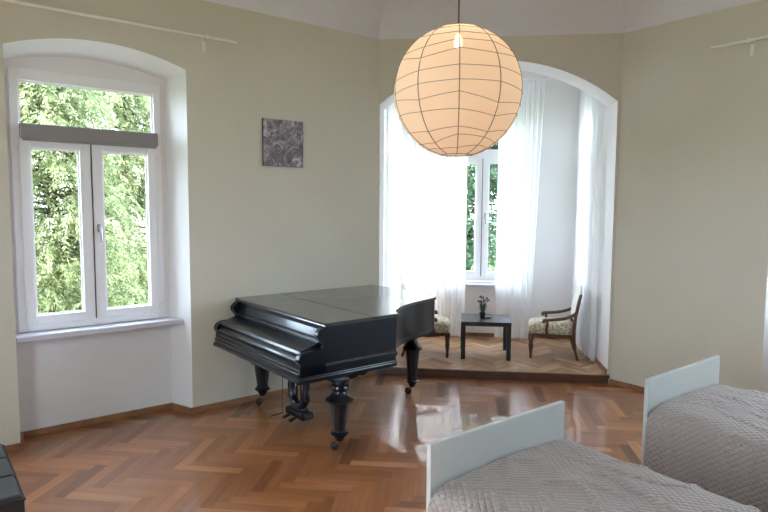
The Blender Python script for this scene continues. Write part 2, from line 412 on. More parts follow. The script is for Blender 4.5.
# ------------------------------------------------------------------ parquet
def inside(p, pl):
    n = len(pl)
    for i in range(n):
        a = pl[i]; b = pl[(i + 1) % n]
        if (b[0] - a[0]) * (p[1] - a[1]) - (b[1] - a[1]) * (p[0] - a[0]) < 0: return False
    return True
def clip(pts, pl):
    """Sutherland-Hodgman against a convex ccw polygon; pts carry (x,y,u,v)"""
    for i in range(len(pl)):
        a = pl[i]; b = pl[(i + 1) % len(pl)]
        sd = lambda p: (b[0] - a[0]) * (p[1] - a[1]) - (b[1] - a[1]) * (p[0] - a[0])
        out = []
        for k in range(len(pts)):
            p = pts[k]; q = pts[(k + 1) % len(pts)]; sp, sq = sd(p), sd(q)
            if sp >= 0: out.append(p)
            if sp * sq < 0:
                t = sp / (sp - sq); out.append(tuple(p[m] + (q[m] - p[m]) * t for m in range(4)))
        pts = out
        if len(pts) < 3: return []
    return pts
def parquet(name, pl, W, n, ang, z, m, seed, jit):
    r = random.Random(seed); ca, sa = math.cos(ang), math.sin(ang)
    xs = [p[0] * ca + p[1] * sa for p in pl]; ys = [-p[0] * sa + p[1] * ca for p in pl]
    i0, i1 = int(min(xs) / W) - n - 1, int(max(xs) / W) + n + 1; j0, j1 = int(min(ys) / W) - n - 1, int(max(ys) / W) + n + 1
    vs = []; fs = []; cols = []; uvs = []
    def plank(x, y, w, h, horiz):
        c = [(x, y), (x + w, y), (x + w, y + h), (x, y + h)]
        val = min(max(r.gauss(.55 if horiz else .45, .17), 0), 1); off = r.random() * 50  # tone shift by direction stands for the sheen of the grain
        pts = []
        for (px, py) in c:
            al, ac = (px - x, py - y) if horiz else (py - y, px - x)
            X, Y = px * W, py * W
            pts.append((X * ca - Y * sa, X * sa + Y * ca, al * W + off, ac * W + off * .7))
        pts = clip(pts, pl)
        if len(pts) < 3: return
        tx, ty = r.gauss(0, jit), r.gauss(0, jit)
        cx = sum(p[0] for p in pts) / len(pts); cy = sum(p[1] for p in pts) / len(pts)
        o = len(vs)
        for p in pts: vs.append((p[0], p[1], z + (p[0] - cx) * tx + (p[1] - cy) * ty))
        fs.append(list(range(o, o + len(pts)))); cols.append(val); uvs.append([(p[2], p[3]) for p in pts])
    for y in range(j0, j1):
        for x in range(i0, i1):
            t = (x - y) % (2 * n)
            if t == 0: plank(x, y, n, 1, True)
            elif t == 2 * n - 1: plank(x, y, 1, n, False)
    o = len(vs); vs += [(p[0], p[1], z - .015) for p in pl]; fs.append(list(range(o, o + len(pl)))); cols.append(.2); uvs.append([(0, 0)] * len(pl))   # unseen sheet added below the planks to stop light leaks
    me = bpy.data.meshes.new(name); me.from_pydata(vs, [], fs); me.materials.append(M[m])
    me.color_attributes.new('plank', 'FLOAT_COLOR', 'CORNER'); me.uv_layers.new(name='UVMap')
    fl_u = []; fl_c = []
    for p in me.polygons:
        v = cols[p.index]
        for q in uvs[p.index]: fl_u += q; fl_c += (v, v, v, 1)
    me.uv_layers['UVMap'].data.foreach_set('uv', fl_u); me.color_attributes['plank'].data.foreach_set('color', fl_c)
    o = bpy.data.objects.new(name, me); C.objects.link(o); return struct(o)
big = inset(poly, -.27)
parquet('floor', [tuple(p) for p in big], .083, 6, 0.0, 0, 'floor', 3, .0045)
parquet('floor_alcove', [(AX0 - .02, YA - .03), (AX1 + .02, YA - .03), (AX1 + .02, AY1 + .02), (AX0 - .02, AY1 + .02)], .07, 5, PI / 4, AZ, 'floor2', 5, .0012)
# step up into the alcove: two dark boards
mb = MB()
mb.box((-.885, YA - .045, .066), (1.668, YA - .001, .0985), 0, .006); mb.box((-.875, YA - .025, 0), (1.66, YA + .02, .066), 0, .004)
struct(mb.build('trim_1', 'step'))

# baseboards
def board(name, runs, skew=()):
    mb = MB()
    for F, u0, u1, d0, d1, z0, h in runs:
        t = MB().box((u0, d0, z0), (u1, d1, z0 + h), 0, .004); t.map(lambda x, y, z: F.P(x, y, z)); mb.add(t.v, t.f)
    for F, p, q in skew:
        e = T * (1 if p[0] < q[0] else -1)
        v = [F.P(p[0] , p[1], 0), F.P(q[0], q[1], 0), F.P(q[0] + e, q[1], 0), F.P(p[0] + e, p[1], 0)]
        v += [(x, y, .055) for x, y, z in v]
        mb.add(v, [(0, 1, 2, 3), (4, 5, 6, 7), (0, 1, 5, 4), (1, 2, 6, 5), (2, 3, 7, 6), (3, 0, 4, 7)])
    struct(mb.build(name, 'base'))
T = .016
board('baseboard_left', [(FL, 1.945, uLA, -T, 0, 0, .055), (FL, .62, 1.87, .25 - T, .25, 0, .055), (FL, .1, .62, -T, 0, 0, .055), (FL, -B1, -1.55, -T, 0, 0, .055)], [(FL, (.605, -T), (.635, .25)), (FL, (1.945, -T), (1.85, .25))])
board('baseboard_right', [(FR, uRA, -2.04, -T, 0, 0, .055), (FR, -.68, -.1, -T, 0, 0, .055), (FR, -2.04, -.68, .25 - T, .25, 0, .055)])
board('baseboard_alcove', [(GB, AX0, AX1, -T, 0, AZ, .05), (GL, YA + .02, AY1, -T, 0, AZ, .05), (GR, -AY1, -YA - .02, -T, 0, AZ, .05)])

# ------------------------------------------------------------------ windows
def window(name, F, d, u0, u1, z0, z1, tz, label, seam=None, inner=True):
    """frame at depth d; casements below the transom tz, a fixed pane above"""
    root = bpy.data.objects.new(name, None); C.objects.link(root); struct(root, label, 'window')
    root.location = F.P((u0 + u1) / 2, d, z0); root.rotation_euler = (0, 0, F.rz())
    w = (u1 - u0) / 2; H = z1 - z0; t = tz - z0
    fw = .062; bev = .006; a, b = -.025, .045
    mb = MB()
    mb.box((-w, a, 0), (-w + fw, b, H), 0, bev); mb.box((w - fw, a, 0), (w, b, H), 0, bev)
    mb.box((-w + fw, a, 0), (w - fw, b, fw), 0, bev); mb.box((-w + fw, a, H - .09), (w - fw, b, H), 0, bev)
    mb.box((-w + fw, a, t), (w - fw, b, t + .125), 0, bev)
    mb.build('frame', 'pvc', root)
    s = 0 if seam is None else seam - (u0 + u1) / 2
    # transom sash bead and pane
    MB().box((-w + fw, .012, t + .125), (w - fw, .018, H - .09)).build('pane', 'glass', root)
    mb = MB(); mb.box((-w + fw, .0, t + .125), (-w + fw + .014, .012, H - .09)); mb.box((w - fw - .014, .0, t + .125), (w - fw, .012, H - .09)); mb.box((-w + fw, 0, H - .104), (w - fw, .012, H - .09))
    mb.build('glazing_bead', 'pvc', root)
    for k, (x0, x1) in enumerate(((-w + fw - .01, s), (s, w - fw + .01))):
        sw = .074; e0, e1 = fw - .01, t + .01; c0, c1 = -.042, .03
        x0 += .0015; x1 -= .0015
        lw = sw if k == 0 else .086; rw = .086 if k == 0 else sw
        mb = MB(); mb.box((x0, c0, e0), (x0 + lw, c1, e1), 0, bev); mb.box((x1 - rw, c0, e0), (x1, c1, e1), 0, bev)
        mb.box((x0 + lw, c0, e0), (x1 - rw, c1, e0 + sw), 0, bev); mb.box((x0 + lw, c0, e1 - sw), (x1 - rw, c1, e1), 0, bev)
        sash = mb.build('casement', 'pvc', root)
        MB().box((x0 + lw, -.004, e0 + sw), (x1 - rw, .004, e1 - sw)).build('pane', 'glass', sash)
        g = .012; mb = MB()
        X0, X1, Z0, Z1 = x0 + lw, x1 - rw, e0 + sw, e1 - sw
        mb.box((X0, -.014, Z0), (X0 + g, -.005, Z1)); mb.box((X1 - g, -.014, Z0), (X1, -.005, Z1)); mb.box((X0, -.014, Z0), (X1, -.005, Z0 + g)); mb.box((X0, -.014, Z1 - g), (X1, -.005, Z1))
        mb.build('glazing_bead', 'pvc', sash)
        hx = x0 - .004 if k == 0 else x1 + .004
        mb = MB(); mb.lathe([(.009, 0), (.009, .06)], hx, c0 - .004, 10); mb.lathe([(.009, e1 - e0 - .16), (.009, e1 - e0 - .1)], hx, c0 - .004, 10)
        mb.map(lambda x, y, z: (x, y, z + e0 + .03)); mb.build('hinge', 'pvc', sash)
        if k == 1:
            hz = e0 + (e1 - e0) * .52
            mb = MB(); mb.box((x0 + .028, c0 - .012, hz - .035), (x0 + .056, c0, hz + .035), 0, .004)
            mb.tube([(x0 + .042, c0 - .005, hz), (x0 + .042, c0 - .045, hz)], .009)
            mb.tube(smooth_path([(x0 + .042, c0 - .045, hz + .008), (x0 + .046, c0 - .05, hz - .05), (x0 + .05, c0 - .046, hz - .12)]), [.011] * 12 + [.009], 10)
            mb.build('handle', 'metal', sash)
    MB().box((s - .004, -.046, fw), (s + .004, -.0405, t)).build('seal', 'gasket', root)
    return root

window('window_1', FL, .25, .650, 1.804, .87, 2.95, 2.40, 'white casement window in the arched niche left of the piano', seam=1.218)
mb = MB().box((.575, .13, .822), (1.99, .25, .868), 0, .01)
mb.box((.62, .09, .822), (1.958, .135, .868), 0, .014)
mb = MB().box((.612, .075, .815), (1.917, .245, .866), 0, .012); mb.map(lambda x, y, z: FL.P(x, y, z))
struct(mb.build('window_sill_1', 'sill'), 'white sill board under the left arched window', 'sill')
window('window_2', FR, .25, -1.94, -.78, .87, 2.95, 2.40, 'casement window in the niche of the right wall beside the far bed')
window('window_3', GB, .2, -.24, .96, .86, 3.1, 2.56, 'white casement window in the back wall of the alcove behind the low table')
window('window_4', GL, .2, 7.2, 8.2, .86, 3.1, 2.56, 'window in the left side of the alcove behind the bright curtain')
window('window_5', GR, .2, -8.15, -7.5, .86, 3.1, 2.56, 'window in the right side of the alcove behind the right curtain')
window('added_window_6', FL, .25, -1.5, .05, .80, 3.1, 2.40, 'unseen wide window added for daylight in a second niche of the left wall')
window('added_window_7', FR, .25, .0, 1.9, .80, 3.1, 2.40, 'unseen wide window added for daylight in a second niche of the right wall')
window('added_window_8', F1, .25, .5, 2.4, .8, 3.05, 2.40, 'unseen wide window added for daylight in the rear wall behind the viewer')
mb = MB().box((-.2, -.11, .8), (.92, -.002, .838), 0, .01); mb.map(lambda x, y, z: GB.P(x, y, z))
struct(mb.build('window_sill_2', 'sill'), 'white sill under the alcove back window', 'sill')

# roller blind rolled up on the transom of the left window
t = thing('roller_blind', 'grey roller blind rolled up in its housing across the left arched window', 'blind', FL.P(1.23, .25, 2.40), FL.rz())
MB().box((-.525, -.105, .005), (.525, -.043, .12), 0, .012).build('housing', 'blind', t)
MB().box((-.51, -.094, -.012), (.51, -.078, .03), 0, .004).build('bottom_bar', 'blind', t)
MB().tube([(-.52, -.07, .02), (-.52, -.07, -.14)], .004, 6).build('chain', 'rod', t)

# ------------------------------------------------------------------ curtain rods on the walls
def rod(name, F, u0, u1, brs, z, label):
    t = thing(name, label, 'curtain rod', F.P(u0, 0, z), F.rz())
    MB().tube([(0, -.07, 0), (u1 - u0, -.07, 0)], .011, 10).build('pole', 'rod', t)
    for ub in brs:
        x = ub - u0; mb = MB()
        mb.box((x - .016, -.008, -.12), (x + .016, -.001, .03), 0, .003); mb.box((x - .008, -.07, -.02), (x + .008, -.004, -.004), 0, .002)
        mb.box((x - .012, -.086, -.02), (x + .012, -.056, -.008), 0, .002); mb.box((x - .012, -.09, -.02), (x + .012, -.083, .016), 0, .002)
        mb.build('bracket', 'rod', t)
rod('curtain_rod', FL, .13, 2.40, (.41, 2.12), 3.36, 'thin pale curtain rod above the arched niche on the left wall')
rod('curtain_rod', FR, -2.58, -.2, (-2.26, -.46), 3.35, 'thin pale curtain rod high on the right wall')

# ------------------------------------------------------------------ canvas on the left wall
t = thing('canvas_painting', 'small dark grey abstract canvas hung on the wall above the piano', 'picture', FL.P(2.898, 0, 2.274), FL.rz())
MB().box((-.217, -.024, 0), (.217, -.002, .449), 0, .002).build('stretcher', 'canvas_edge', t)
MB().box((-.2165, -.0265, .0005), (.2165, -.0235, .4485)).build('painted_face', 'canvas', t)

# ------------------------------------------------------------------ grand piano (local x across, y from player to tail)
PA, PB = -4.48, 2.95
def ab(a, b, z=0): return ((a + b) * K, (b - a) * K, z)
piano = thing('grand_piano', 'old black grand piano with turned legs standing against the left wall', 'piano', ab(PA, PB), -PI / 4)
def pl_(a, b): return (a - PA, b - PB)
a0, a1 = -5.255, -3.735
rim = [(-5.255, 2.40), (-5.255, 3.99), (-4.30, 3.99), (-4.25, 3.982), (-4.215, 3.945)]
bent = smooth_path([(-4.215, 3.945, 0), (-4.15, 3.76, 0), (-4.095, 3.56, 0), (-4.005, 3.35, 0), (-3.885, 3.18, 0), (-3.80, 3.105, 0), (-3.738, 3.075, 0)], 5)
rim += [(p.x, p.y) for p in bent[1:]] + [(-3.735, 2.40)]
rim = [pl_(*p) for p in rim]
mb = MB(); mb.prism(rim, 'z', .70, 1.0); mb.build('case', 'piano', piano)
def grow(pl, d):
    q = inset(pl, d if sum(pl[i][0] * pl[(i + 1) % len(pl)][1] - pl[(i + 1) % len(pl)][0] * pl[i][1] for i in range(len(pl))) < 0 else -d)
    return [(p.x, p.y) for p in q]
mb = MB(); mb.prism(grow(rim, .012), 'z', .684, .712); mb.prism(grow(rim, .006), 'z', .712, .722); mb.build('base_moulding', 'piano', piano)
# lid: front flap and main lid meet at b = 2.835
lidp = grow(rim, .016)
def cut(pl, y, above):
    sg = 1 if above else -1
    out = []
    for i in range(len(pl)):
        p, q = pl[i], pl[(i + 1) % len(pl)]; sp, sq = (p[1] - y) * sg, (q[1] - y) * sg
        if sp >= 0: out.append(p)
        if sp * sq < 0: tt = sp / (sp - sq); out.append((p[0] + (q[0] - p[0]) * tt, p[1] + (q[1] - p[1]) * tt))
    return out
cy = 2.835 - PB
mb = MB(); mb.prism(cut(lidp, cy + .005, True), 'z', 1.003, 1.030); mb.build('lid', 'lid', piano)
fl = cut(lidp, cy - .005, False)
mb = MB(); mb.prism(fl, 'z', 1.003, 1.030)
x0, x1 = min(p[0] for p in fl), max(p[0] for p in fl); yf = min(p[1] for p in fl)
mb.prism([(yf + .002, 1.03), (yf - .008, 1.026), (yf - .008, 1.016), (yf - .001, 1.012), (yf - .004, 1.006), (yf + .002, 1.003)], 'x', x0, x1)
mb.build('front_lid_flap', 'lid', piano)
# cheeks with scrolled arms
prof = smooth_path([(2.40, 1.0, 0), (2.374, .992, 0), (2.345, .972, 0), (2.325, .945, 0), (2.338, .912, 0), (2.362, .885, 0), (2.372, .856, 0), (2.352, .836, 0), (2.30, .830, 0), (2.24, .829, 0), (2.195, .818, 0), (2.168, .79, 0), (2.165, .762, 0), (2.182, .735, 0), (2.180, .70, 0), (2.176, .66, 0)], 4)
cheek = [(p.x - PB, p.y) for p in prof] + [(2.172 - PB, .60), (3.075 - PB, .60), (3.075 - PB, 1.0)]
for xa, xb, nm in ((a1 - .05, a1, 'cheek'), (a0, a0 + .05, 'cheek')):
    mb = MB(); mb.prism(cheek, 'x', xa - PA, xb - PA)
    s = 1 if xb == a1 else -1; xo = (xb if s > 0 else xa) - PA
    sc = [Vector((p.x - PB, p.y)) for p in prof]
    mb.tube([(xo, p.x, p.y) for p in sc], .007, 6)
    mb.build(nm, 'piano', piano)
# keybed, fascia, fall board between the cheeks
xa, xb = a0 + .05 - PA, a1 - .05 - PA
def Pf(pts): return [(b - PB, z) for b, z in pts]
mb = MB(); mb.prism(Pf([(2.46, 1.0), (2.43, 1.0), (2.405, .975), (2.40, .965), (2.385, .905), (2.37, .9), (2.362, .89), (2.366, .88), (2.352, .872), (2.34, .868), (2.46, .86)]), 'x', xa, xb)
mb.build('name_board', 'piano', piano)
mb = MB(); mb.prism(Pf([(2.40, .868), (2.335, .866), (2.25, .842), (2.228, .836), (2.208, .826), (2.198, .810), (2.204, .797), (2.216, .792), (2.40, .79)]), 'x', xa, xb)
mb.build('fall_board', 'piano', piano)
mb = MB(); mb.prism(Pf([(2.40, .792), (2.214, .792), (2.20, .786), (2.184, .774), (2.178, .760), (2.184, .744), (2.20, .736), (2.206, .73), (2.40, .73)]), 'x', xa, xb)
mb.build('key_slip', 'piano', piano)
xa, xb = a0 - .012 - PA, a1 + .012 - PA
mb = MB(); mb.prism(Pf([(2.45, .73), (2.185, .73), (2.185, .70), (2.172, .694), (2.172, .678), (2.160, .672), (2.160, .660), (2.168, .655), (2.168, .642), (2.150, .634), (2.146, .618), (2.158, .606), (2.17, .600), (2.45, .60)]), 'x', a0 - PA, a1 - PA)
mb.box((a0 - PA + .004, 2.40 - PB, .60), (a1 - PA - .004, 3.07 - PB, .70))
mb.build('keybed', 'piano', piano)
mb = MB()
for s, xo in ((1, a1 - PA), (-1, a0 - PA)):
    mb.box((xo - .004, 2.155 - PB, .598), (xo + s * .012, 3.08 - PB, .632), 0, .006); mb.box((xo - .004, 2.165 - PB, .632), (xo + s * .007, 3.078 - PB, .645), 0, .004)
mb.box((a0 - PA, 3.066 - PB, .598), (a1 - PA, 3.085 - PB, .632), 0, .006)
mb.prism([(2.38 - PB, .60), (2.46 - PB, .572), (2.50 - PB, .56), (2.68 - PB, .56), (2.72 - PB, .575), (2.76 - PB, .565), (2.82 - PB, .59), (2.86 - PB, .60)], 'x', a1 - .16 - PA, a1 - .02 - PA)
mb.prism([(2.38 - PB, .60), (2.46 - PB, .572), (2.50 - PB, .56), (2.68 - PB, .56), (2.72 - PB, .575), (2.76 - PB, .565), (2.82 - PB, .59), (2.86 - PB, .60)], 'x', a0 + .02 - PA, a0 + .16 - PA)
mb.build('apron_moulding', 'piano', piano)
legp = [(.03, .088), (.034, .10), (.046, .118), (.05, .128), (.044, .134), (.070, .140), (.072, .152), (.056, .158), (.05, .164), (.058, .168), (.058, .176), (.051, .180),
        (.056, .22), (.066, .30), (.078, .38), (.080, .388), (.106, .392), (.113, .404), (.106, .414), (.090, .420), (.074, .436), (.062, .452), (.052, .466), (.052, .476), (.066, .482), (.075, .498), (.070, .514), (.058, .520), (.076, .528), (.076, .56)]
def leg(a, b, top, swing, sc=1.0):
    x, y = pl_(a, b); k = (top - .0) / .56
    mb = MB(); mb.lathe([(r * sc, z if z < .2 else .2 + (z - .2) * (top - .2) / .36) for r, z in legp], x, y, 28)
    o = mb.build('leg', 'piano', piano)
    dx, dy = .045 * math.cos(swing), .045 * math.sin(swing)
    mb = MB(); ax = Vector((-dy, dx, 0)).normalized() * .013
    for s in (1, -1):
        mb.tube([(x + s * ax.x * 1.3, y + s * ax.y * 1.3, .088), (x + dx + s * ax.x * 1.3, y + dy + s * ax.y * 1.3, .035)], .006, 6)
    mb.lathe([(.022, .082), (.022, .096)], x, y, 14)
    mb.build('castor_fork', 'brass', o)
    mb = MB(); c = Vector((x + dx, y + dy, .035)); u = Vector((dx, dy, 0)).normalized(); vs = []; n = 20
    for t_, r in ((-.011, .03), (-.008, .035), (.008, .035), (.011, .03)):
        for i in range(n):
            an = 2 * PI * i / n; vs.append(c + ax.normalized() * t_ + u * (r * math.cos(an)) + Vector((0, 0, r * math.sin(an))))
    mb.add(vs, [(j * n + i, j * n + (i + 1) % n, (j + 1) * n + (i + 1) % n, (j + 1) * n + i) for j in range(3) for i in range(n)], 0, True)
    mb.add(vs[:n], [list(range(n))]); mb.add(vs[-n:], [list(range(n))])
    mb.build('castor_wheel', 'castor', o)
leg(-3.77, 2.545, .575, PI * 1.15)
leg(-5.145, 2.585, .575, PI * 1.6)
leg(-4.49, 3.91, .70, PI * 1.1, .9)
# lyre with pedals
lx, ly = pl_(-4.465, 2.59)
mb = MB()
for s in (1, -1):
    mb.tube(smooth_path([(lx + s * .085, ly, .60), (lx + s * .098, ly, .50), (lx + s * .122, ly, .40), (lx + s * .126, ly, .30), (lx + s * .10, ly, .22), (lx + s * .04, ly, .175), (lx, ly, .17)], 5), [.026 + .0004 * i for i in range(31)], 10, 0, 1.15)
    mb.tube([(lx + s * .035, ly, .60), (lx + s * .035, ly, .17)], .007, 8)
mb.box((lx - .14, ly - .04, .575), (lx + .14, ly + .04, .605), 0, .006)
lyre = mb.build('lyre', 'piano', piano)
mb = MB(); mb.box((lx - .15, ly - .06, .075), (lx + .15, ly + .06, .135), 0, .018); mb.box((lx - .09, ly - .045, .13), (lx + .09, ly + .045, .165), 0, .014)
mb.build('pedal_box', 'piano', lyre)
for s in (1, -1):
    MB().tube(smooth_path([(lx + s * .055, ly - .04, .09), (lx + s * .055, ly - .085, .082), (lx + s * .057, ly - .13, .07)]), [.007, .007, .008, .009, .01, .011, .012, .013, .014, .014, .014, .013, .011], 8, 0, 1.6).build('pedal', 'steel', lyre)
MB().tube([(lx - .20, ly - .05, .60), (lx - .20, ly - .05, .055)], .0035, 6).build('pedal_rod', 'steel', lyre)
MB().tube([(lx - .20, ly - .05, .058), (lx - .20, ly - .17, .05)], .005, 6).build('pedal_lever', 'steel', lyre)

# ------------------------------------------------------------------ alcove furniture
def lack(x, y, z):
    t = thing('side_table', 'square black low table in the middle of the raised alcove', 'table', (x, y, z), 0)
    MB().box((-.29, -.28, .40), (.29, .28, .45), 0, .003).build('table_top', 'table', t)
    for sx in (-1, 1):
        for sy in (-1, 1):
            MB().box((sx * .289, sy * .279, 0), (sx * .239, sy * .229, .40), 0, .002).build('leg', 'table', t)
lack(.375, 7.33, AZ)
def herb(x, y, z):
    t = thing('potted_lavender', 'small dark pot with green leaves and purple flower spikes on the black table', 'plant', (x, y, z))
    MB().lathe([(.026, 0), (.030, .004), (.036, .07), (.039, .075), (.037, .08), (.031, .078), (.028, .06)], 0, 0, 20).build('pot', 'pot', t)
    r = random.Random(4); mb = MB()
    for i in range(70):
        a = r.random() * 2 * PI; l = r.uniform(.06, .13); h0 = .06 + r.random() * .05; tl = r.uniform(.1, .45)
        d = Vector((math.cos(a) * tl, math.sin(a) * tl, 1)).normalized(); p = Vector((math.cos(a) * .015, math.sin(a) * .015, h0)); w = Vector((-math.sin(a), math.cos(a), 0)) * r.uniform(.005, .009)
        mb.add([p, p + d * l * .5 - w, p + d * l, p + d * l * .5 + w], [(0, 1, 2, 3)])
    mb.build('leaves', 'leaf', t, fix=False)
    for i in range(7):
        a = 2 * PI * i / 7 + .3; tl = r.uniform(.12, .3); p = Vector((0, 0, .1)); e = Vector((math.cos(a) * tl * .2, math.sin(a) * tl * .2, r.uniform(.2, .27)))
        mb = MB().tube([p, (p + e) / 2 + Vector((0, 0, .02)), e], .002, 5); st = mb.build('stem', 'leaf', t)
        mb = MB(); u = (e - p).normalized()
        bend = Vector((math.cos(a), math.sin(a), -.5)) * .02
        mb.tube([e - u * .02, e, e + u * .015 + bend * .5, e + bend * 1.3], [.006, .011, .010, .004], 7); mb.build('flower', 'bloom', st)
herb(.338, 7.28, AZ + .45)
tag(MB().lathe([(.0, 0), (.03, 0), (.045, .008), (.046, .012), (.034, .008), (.0, .006)], .405, 7.34, 22, 0, False).map(lambda x, y, z: (x, y, z + AZ + .4505)).build('saucer', 'coaster'), 'small dark saucer beside the lavender pot on the low table', 'saucer')

def armchair():
    """faces local -x"""
    t = thing('armchair', 'low armchair of dark carved wood with floral seat at the right side of the alcove', 'armchair', (0, 0, 0), 0, 'pair of low armchairs in the alcove')
    hw = .235
    def seat(u, v):
        a = 2 * PI * u
        # rounded cushion, superellipse plan swept over height
        ht = v; k = [0.93, 1.0, 1.02, 1.0, .93, .75, .4, .0][min(int(v * 7), 7)]
        return (0, 0, 0)
    mb = MB(); n = 40
    lv = [(.94, .29), (1.0, .30), (1.02, .33), (1.03, .36), (1.0, .39), (.92, .412), (.75, .426), (.45, .436), (.0, .44)]
    vs = []
    for k, z in lv:
        for i in range(n):
            a = 2 * PI * i / n; c, s_ = math.cos(a), math.sin(a); e = .38
            vs.append((-.035 + .262 * k * math.copysign(abs(c) ** e, c), (hw - .005) * k * math.copysign(abs(s_) ** e, s_), z))
    mb.add(vs, [(j * n + i, j * n + (i + 1) % n, (j + 1) * n + (i + 1) % n, (j + 1) * n + i) for j in range(len(lv) - 1) for i in range(n)], 0, True)
    mb.add(vs[:n], [list(range(n))])
    mb.build('seat', 'floral', t)
    mb = MB(); mb.box((-.28, -hw - .008, .255), (-.25, hw + .008, .30), 0, .006); mb.box((.2, -hw, .255), (.235, hw, .30), 0, .006)
    for s in (1, -1):
        mb.prism([(-.27, .30), (.22, .30), (.22, .262), (.12, .256), (.02, .244), (-.03, .240), (-.08, .244), (-.18, .256), (-.27, .262)], 'y', s * hw - .011, s * hw + .011)
    mb.build('seat_rail', 'chairwood', t)
    for s in (1, -1):
        mb = MB(); mb.lathe([(.014, 0), (.017, .02), (.016, .05), (.026, .13), (.030, .165), (.022, .175), (.032, .19), (.022, .205), (.030, .22), (.031, .25), (.031, .295)], -.265, s * hw, 14); mb.build('leg', 'chairwood', t)
        MB().tube(smooth_path([(.222, s * hw, .30), (.222, s * hw, .24), (.232, s * hw, .15), (.25, s * hw, .07), (.275, s * hw, 0)], 4), [.022] * 9 + [.019, .018, .018, .017, .017, .017, .016, .016], 8).build('leg', 'chairwood', t)
        MB().tube(smooth_path([(.222, s * hw, .28), (.222, s * hw * .99, .36), (.232, s * hw * .96, .48), (.252, s * hw * .92, .60), (.275, s * hw * .9, .72), (.29, s * hw * .88, .78)], 4), [.022] * 8 + [.02] * 8 + [.018, .018, .017, .016, .012], 8).build('back_post', 'chairwood', t)
        mb = MB()
        mb.tube(smooth_path([(.245, s * hw * .95, .565), (.19, s * (hw + .012), .525), (.10, s * (hw + .024), .495), (0, s * (hw + .026), .478), (-.085, s * (hw + .024), .470), (-.118, s * (hw + .022), .468), (-.132, s * (hw + .022), .455), (-.122, s * (hw + .022), .443), (-.108, s * (hw + .022), .448)], 4), [.019] * 20 + [.018] * 8 + [.014] * 4 + [.01], 8)
        mb.build('arm', 'chairwood', t)
        MB().tube(smooth_path([(-.095, s * (hw + .024), .465), (-.082, s * (hw + .018), .42), (-.09, s * (hw + .012), .36), (-.085, s * (hw + .004), .29)], 4), [.013, .014, .015, .016, .017, .018, .018, .018, .018, .018, .018, .018, .018], 8).build('arm_support', 'chairwood', t)
    # upholstered back
    def bk(u, v):
        y = (u - .5) * 2; z = .47 + .39 * v
        top = .86 - .05 * y * y
        z = .47 + (top - .47) * v
        xx = .225 + (z - .47) * .195
        return xx, y * hw * .86, z
    mb = MB(); nu, nv = 13, 12
    front = [(lambda p, b: (p[0] - .012 - .036 * b, p[1], p[2]))(bk(i / (nu - 1), j / (nv - 1)), (math.sin(PI * i / (nu - 1)) ** .5) * (math.sin(PI * j / (nv - 1)) ** .4)) for j in range(nv) for i in range(nu)]
    back = [(lambda p, b: (p[0] + .012 + .014 * b, p[1], p[2]))(bk(i / (nu - 1), j / (nv - 1)), math.sin(PI * i / (nu - 1)) * math.sin(PI * j / (nv - 1))) for j in range(nv) for i in range(nu)]
    fs = [(j * nu + i, j * nu + i + 1, (j + 1) * nu + i + 1, (j + 1) * nu + i) for j in range(nv - 1) for i in range(nu - 1)]
    mb.add(front, fs, 0, True); mb.add(back, fs, 0, True)
    bd = [i for i in range(nu)] + [j * nu + nu - 1 for j in range(1, nv)] + [(nv - 1) * nu + i for i in range(nu - 2, -1, -1)] + [j * nu for j in range(nv - 2, 0, -1)]
    ring = [front[i] for i in bd] + [back[i] for i in bd]; m_ = len(bd)
    mb.add(ring, [(i, (i + 1) % m_, (i + 1) % m_ + m_, i + m_) for i in range(m_)], 0, True)
    mb.build('backrest', 'backcloth', t)
    mb = MB(); mb.tube([(.238, -hw * .95, .475), (.238, hw * .95, .475)], .016, 8); mb.build('back_rail', 'chairwood', t)
    return t
ch = armchair(); ch.location = (1.205, 7.44, AZ); ch.rotation_euler = (0, 0, -.12)
c2 = copy_tree(ch); c2.location = (-.345, 7.33, AZ); c2.rotation_euler = (0, 0, PI + .02)
c2['label'] = 'low armchair with floral seat half hidden behind the tail of the piano'

# ------------------------------------------------------------------ sheer curtains
def curtain(path, z0, z1, fold, amp, seed, label, pinch=None):
    r = random.Random(seed); pts = smooth_path([(p[0], p[1], 0) for p in path], 14); nz = 14
    L = [0]
    for a, b in zip(pts[:-1], pts[1:]): L.append(L[-1] + (b - a).length)
    n = int(L[-1] / .008); vs = []
    ph = [r.uniform(0, 6.28) for _ in range(4)]
    def at(s):
        for i in range(len(L) - 1):
            if L[i + 1] >= s or i == len(L) - 2:
                t = (s - L[i]) / max(L[i + 1] - L[i], 1e-6); p = pts[i].lerp(pts[i + 1], t); d = (pts[i + 1] - pts[i]).normalized(); return p, Vector((-d.y, d.x, 0))
    for j in range(nz):
        v = j / (nz - 1); z = z0 + (z1 - z0) * v
        for i in range(n + 1):
            s = L[-1] * i / n
            sc = s
            if pinch: sc = L[-1] * (pinch[0] + (i / n - pinch[0]) * (1 - pinch[1] * (1 - v)))
            p, nn = at(sc)
            f = math.sin(2 * PI * s / fold + ph[0] + .9 * math.sin(s * 3.1 + ph[1])) + .45 * math.sin(2 * PI * s / fold * 2.3 + ph[2] + .8 * (1 - v)) + .5 * math.sin(s * 5.3 + ph[3])
            am = amp * (.55 + .45 * (1 - v))
            q = p + nn * (f * am); vs.append((q.x, q.y, z + .004 * math.sin(s * 20) * (1 - v)))
    mb = MB().add(vs, [(j * (n + 1) + i, j * (n + 1) + i + 1, (j + 1) * (n + 1) + i + 1, (j + 1) * (n + 1) + i) for j in range(nz - 1) for i in range(n)], 0, True)
    o = mb.build('curtain', 'sheer', None, fix=False)
    return tag(o, label, 'curtain', 'sheer white curtains round the alcove')
CB, CT = AZ + .03, 3.53
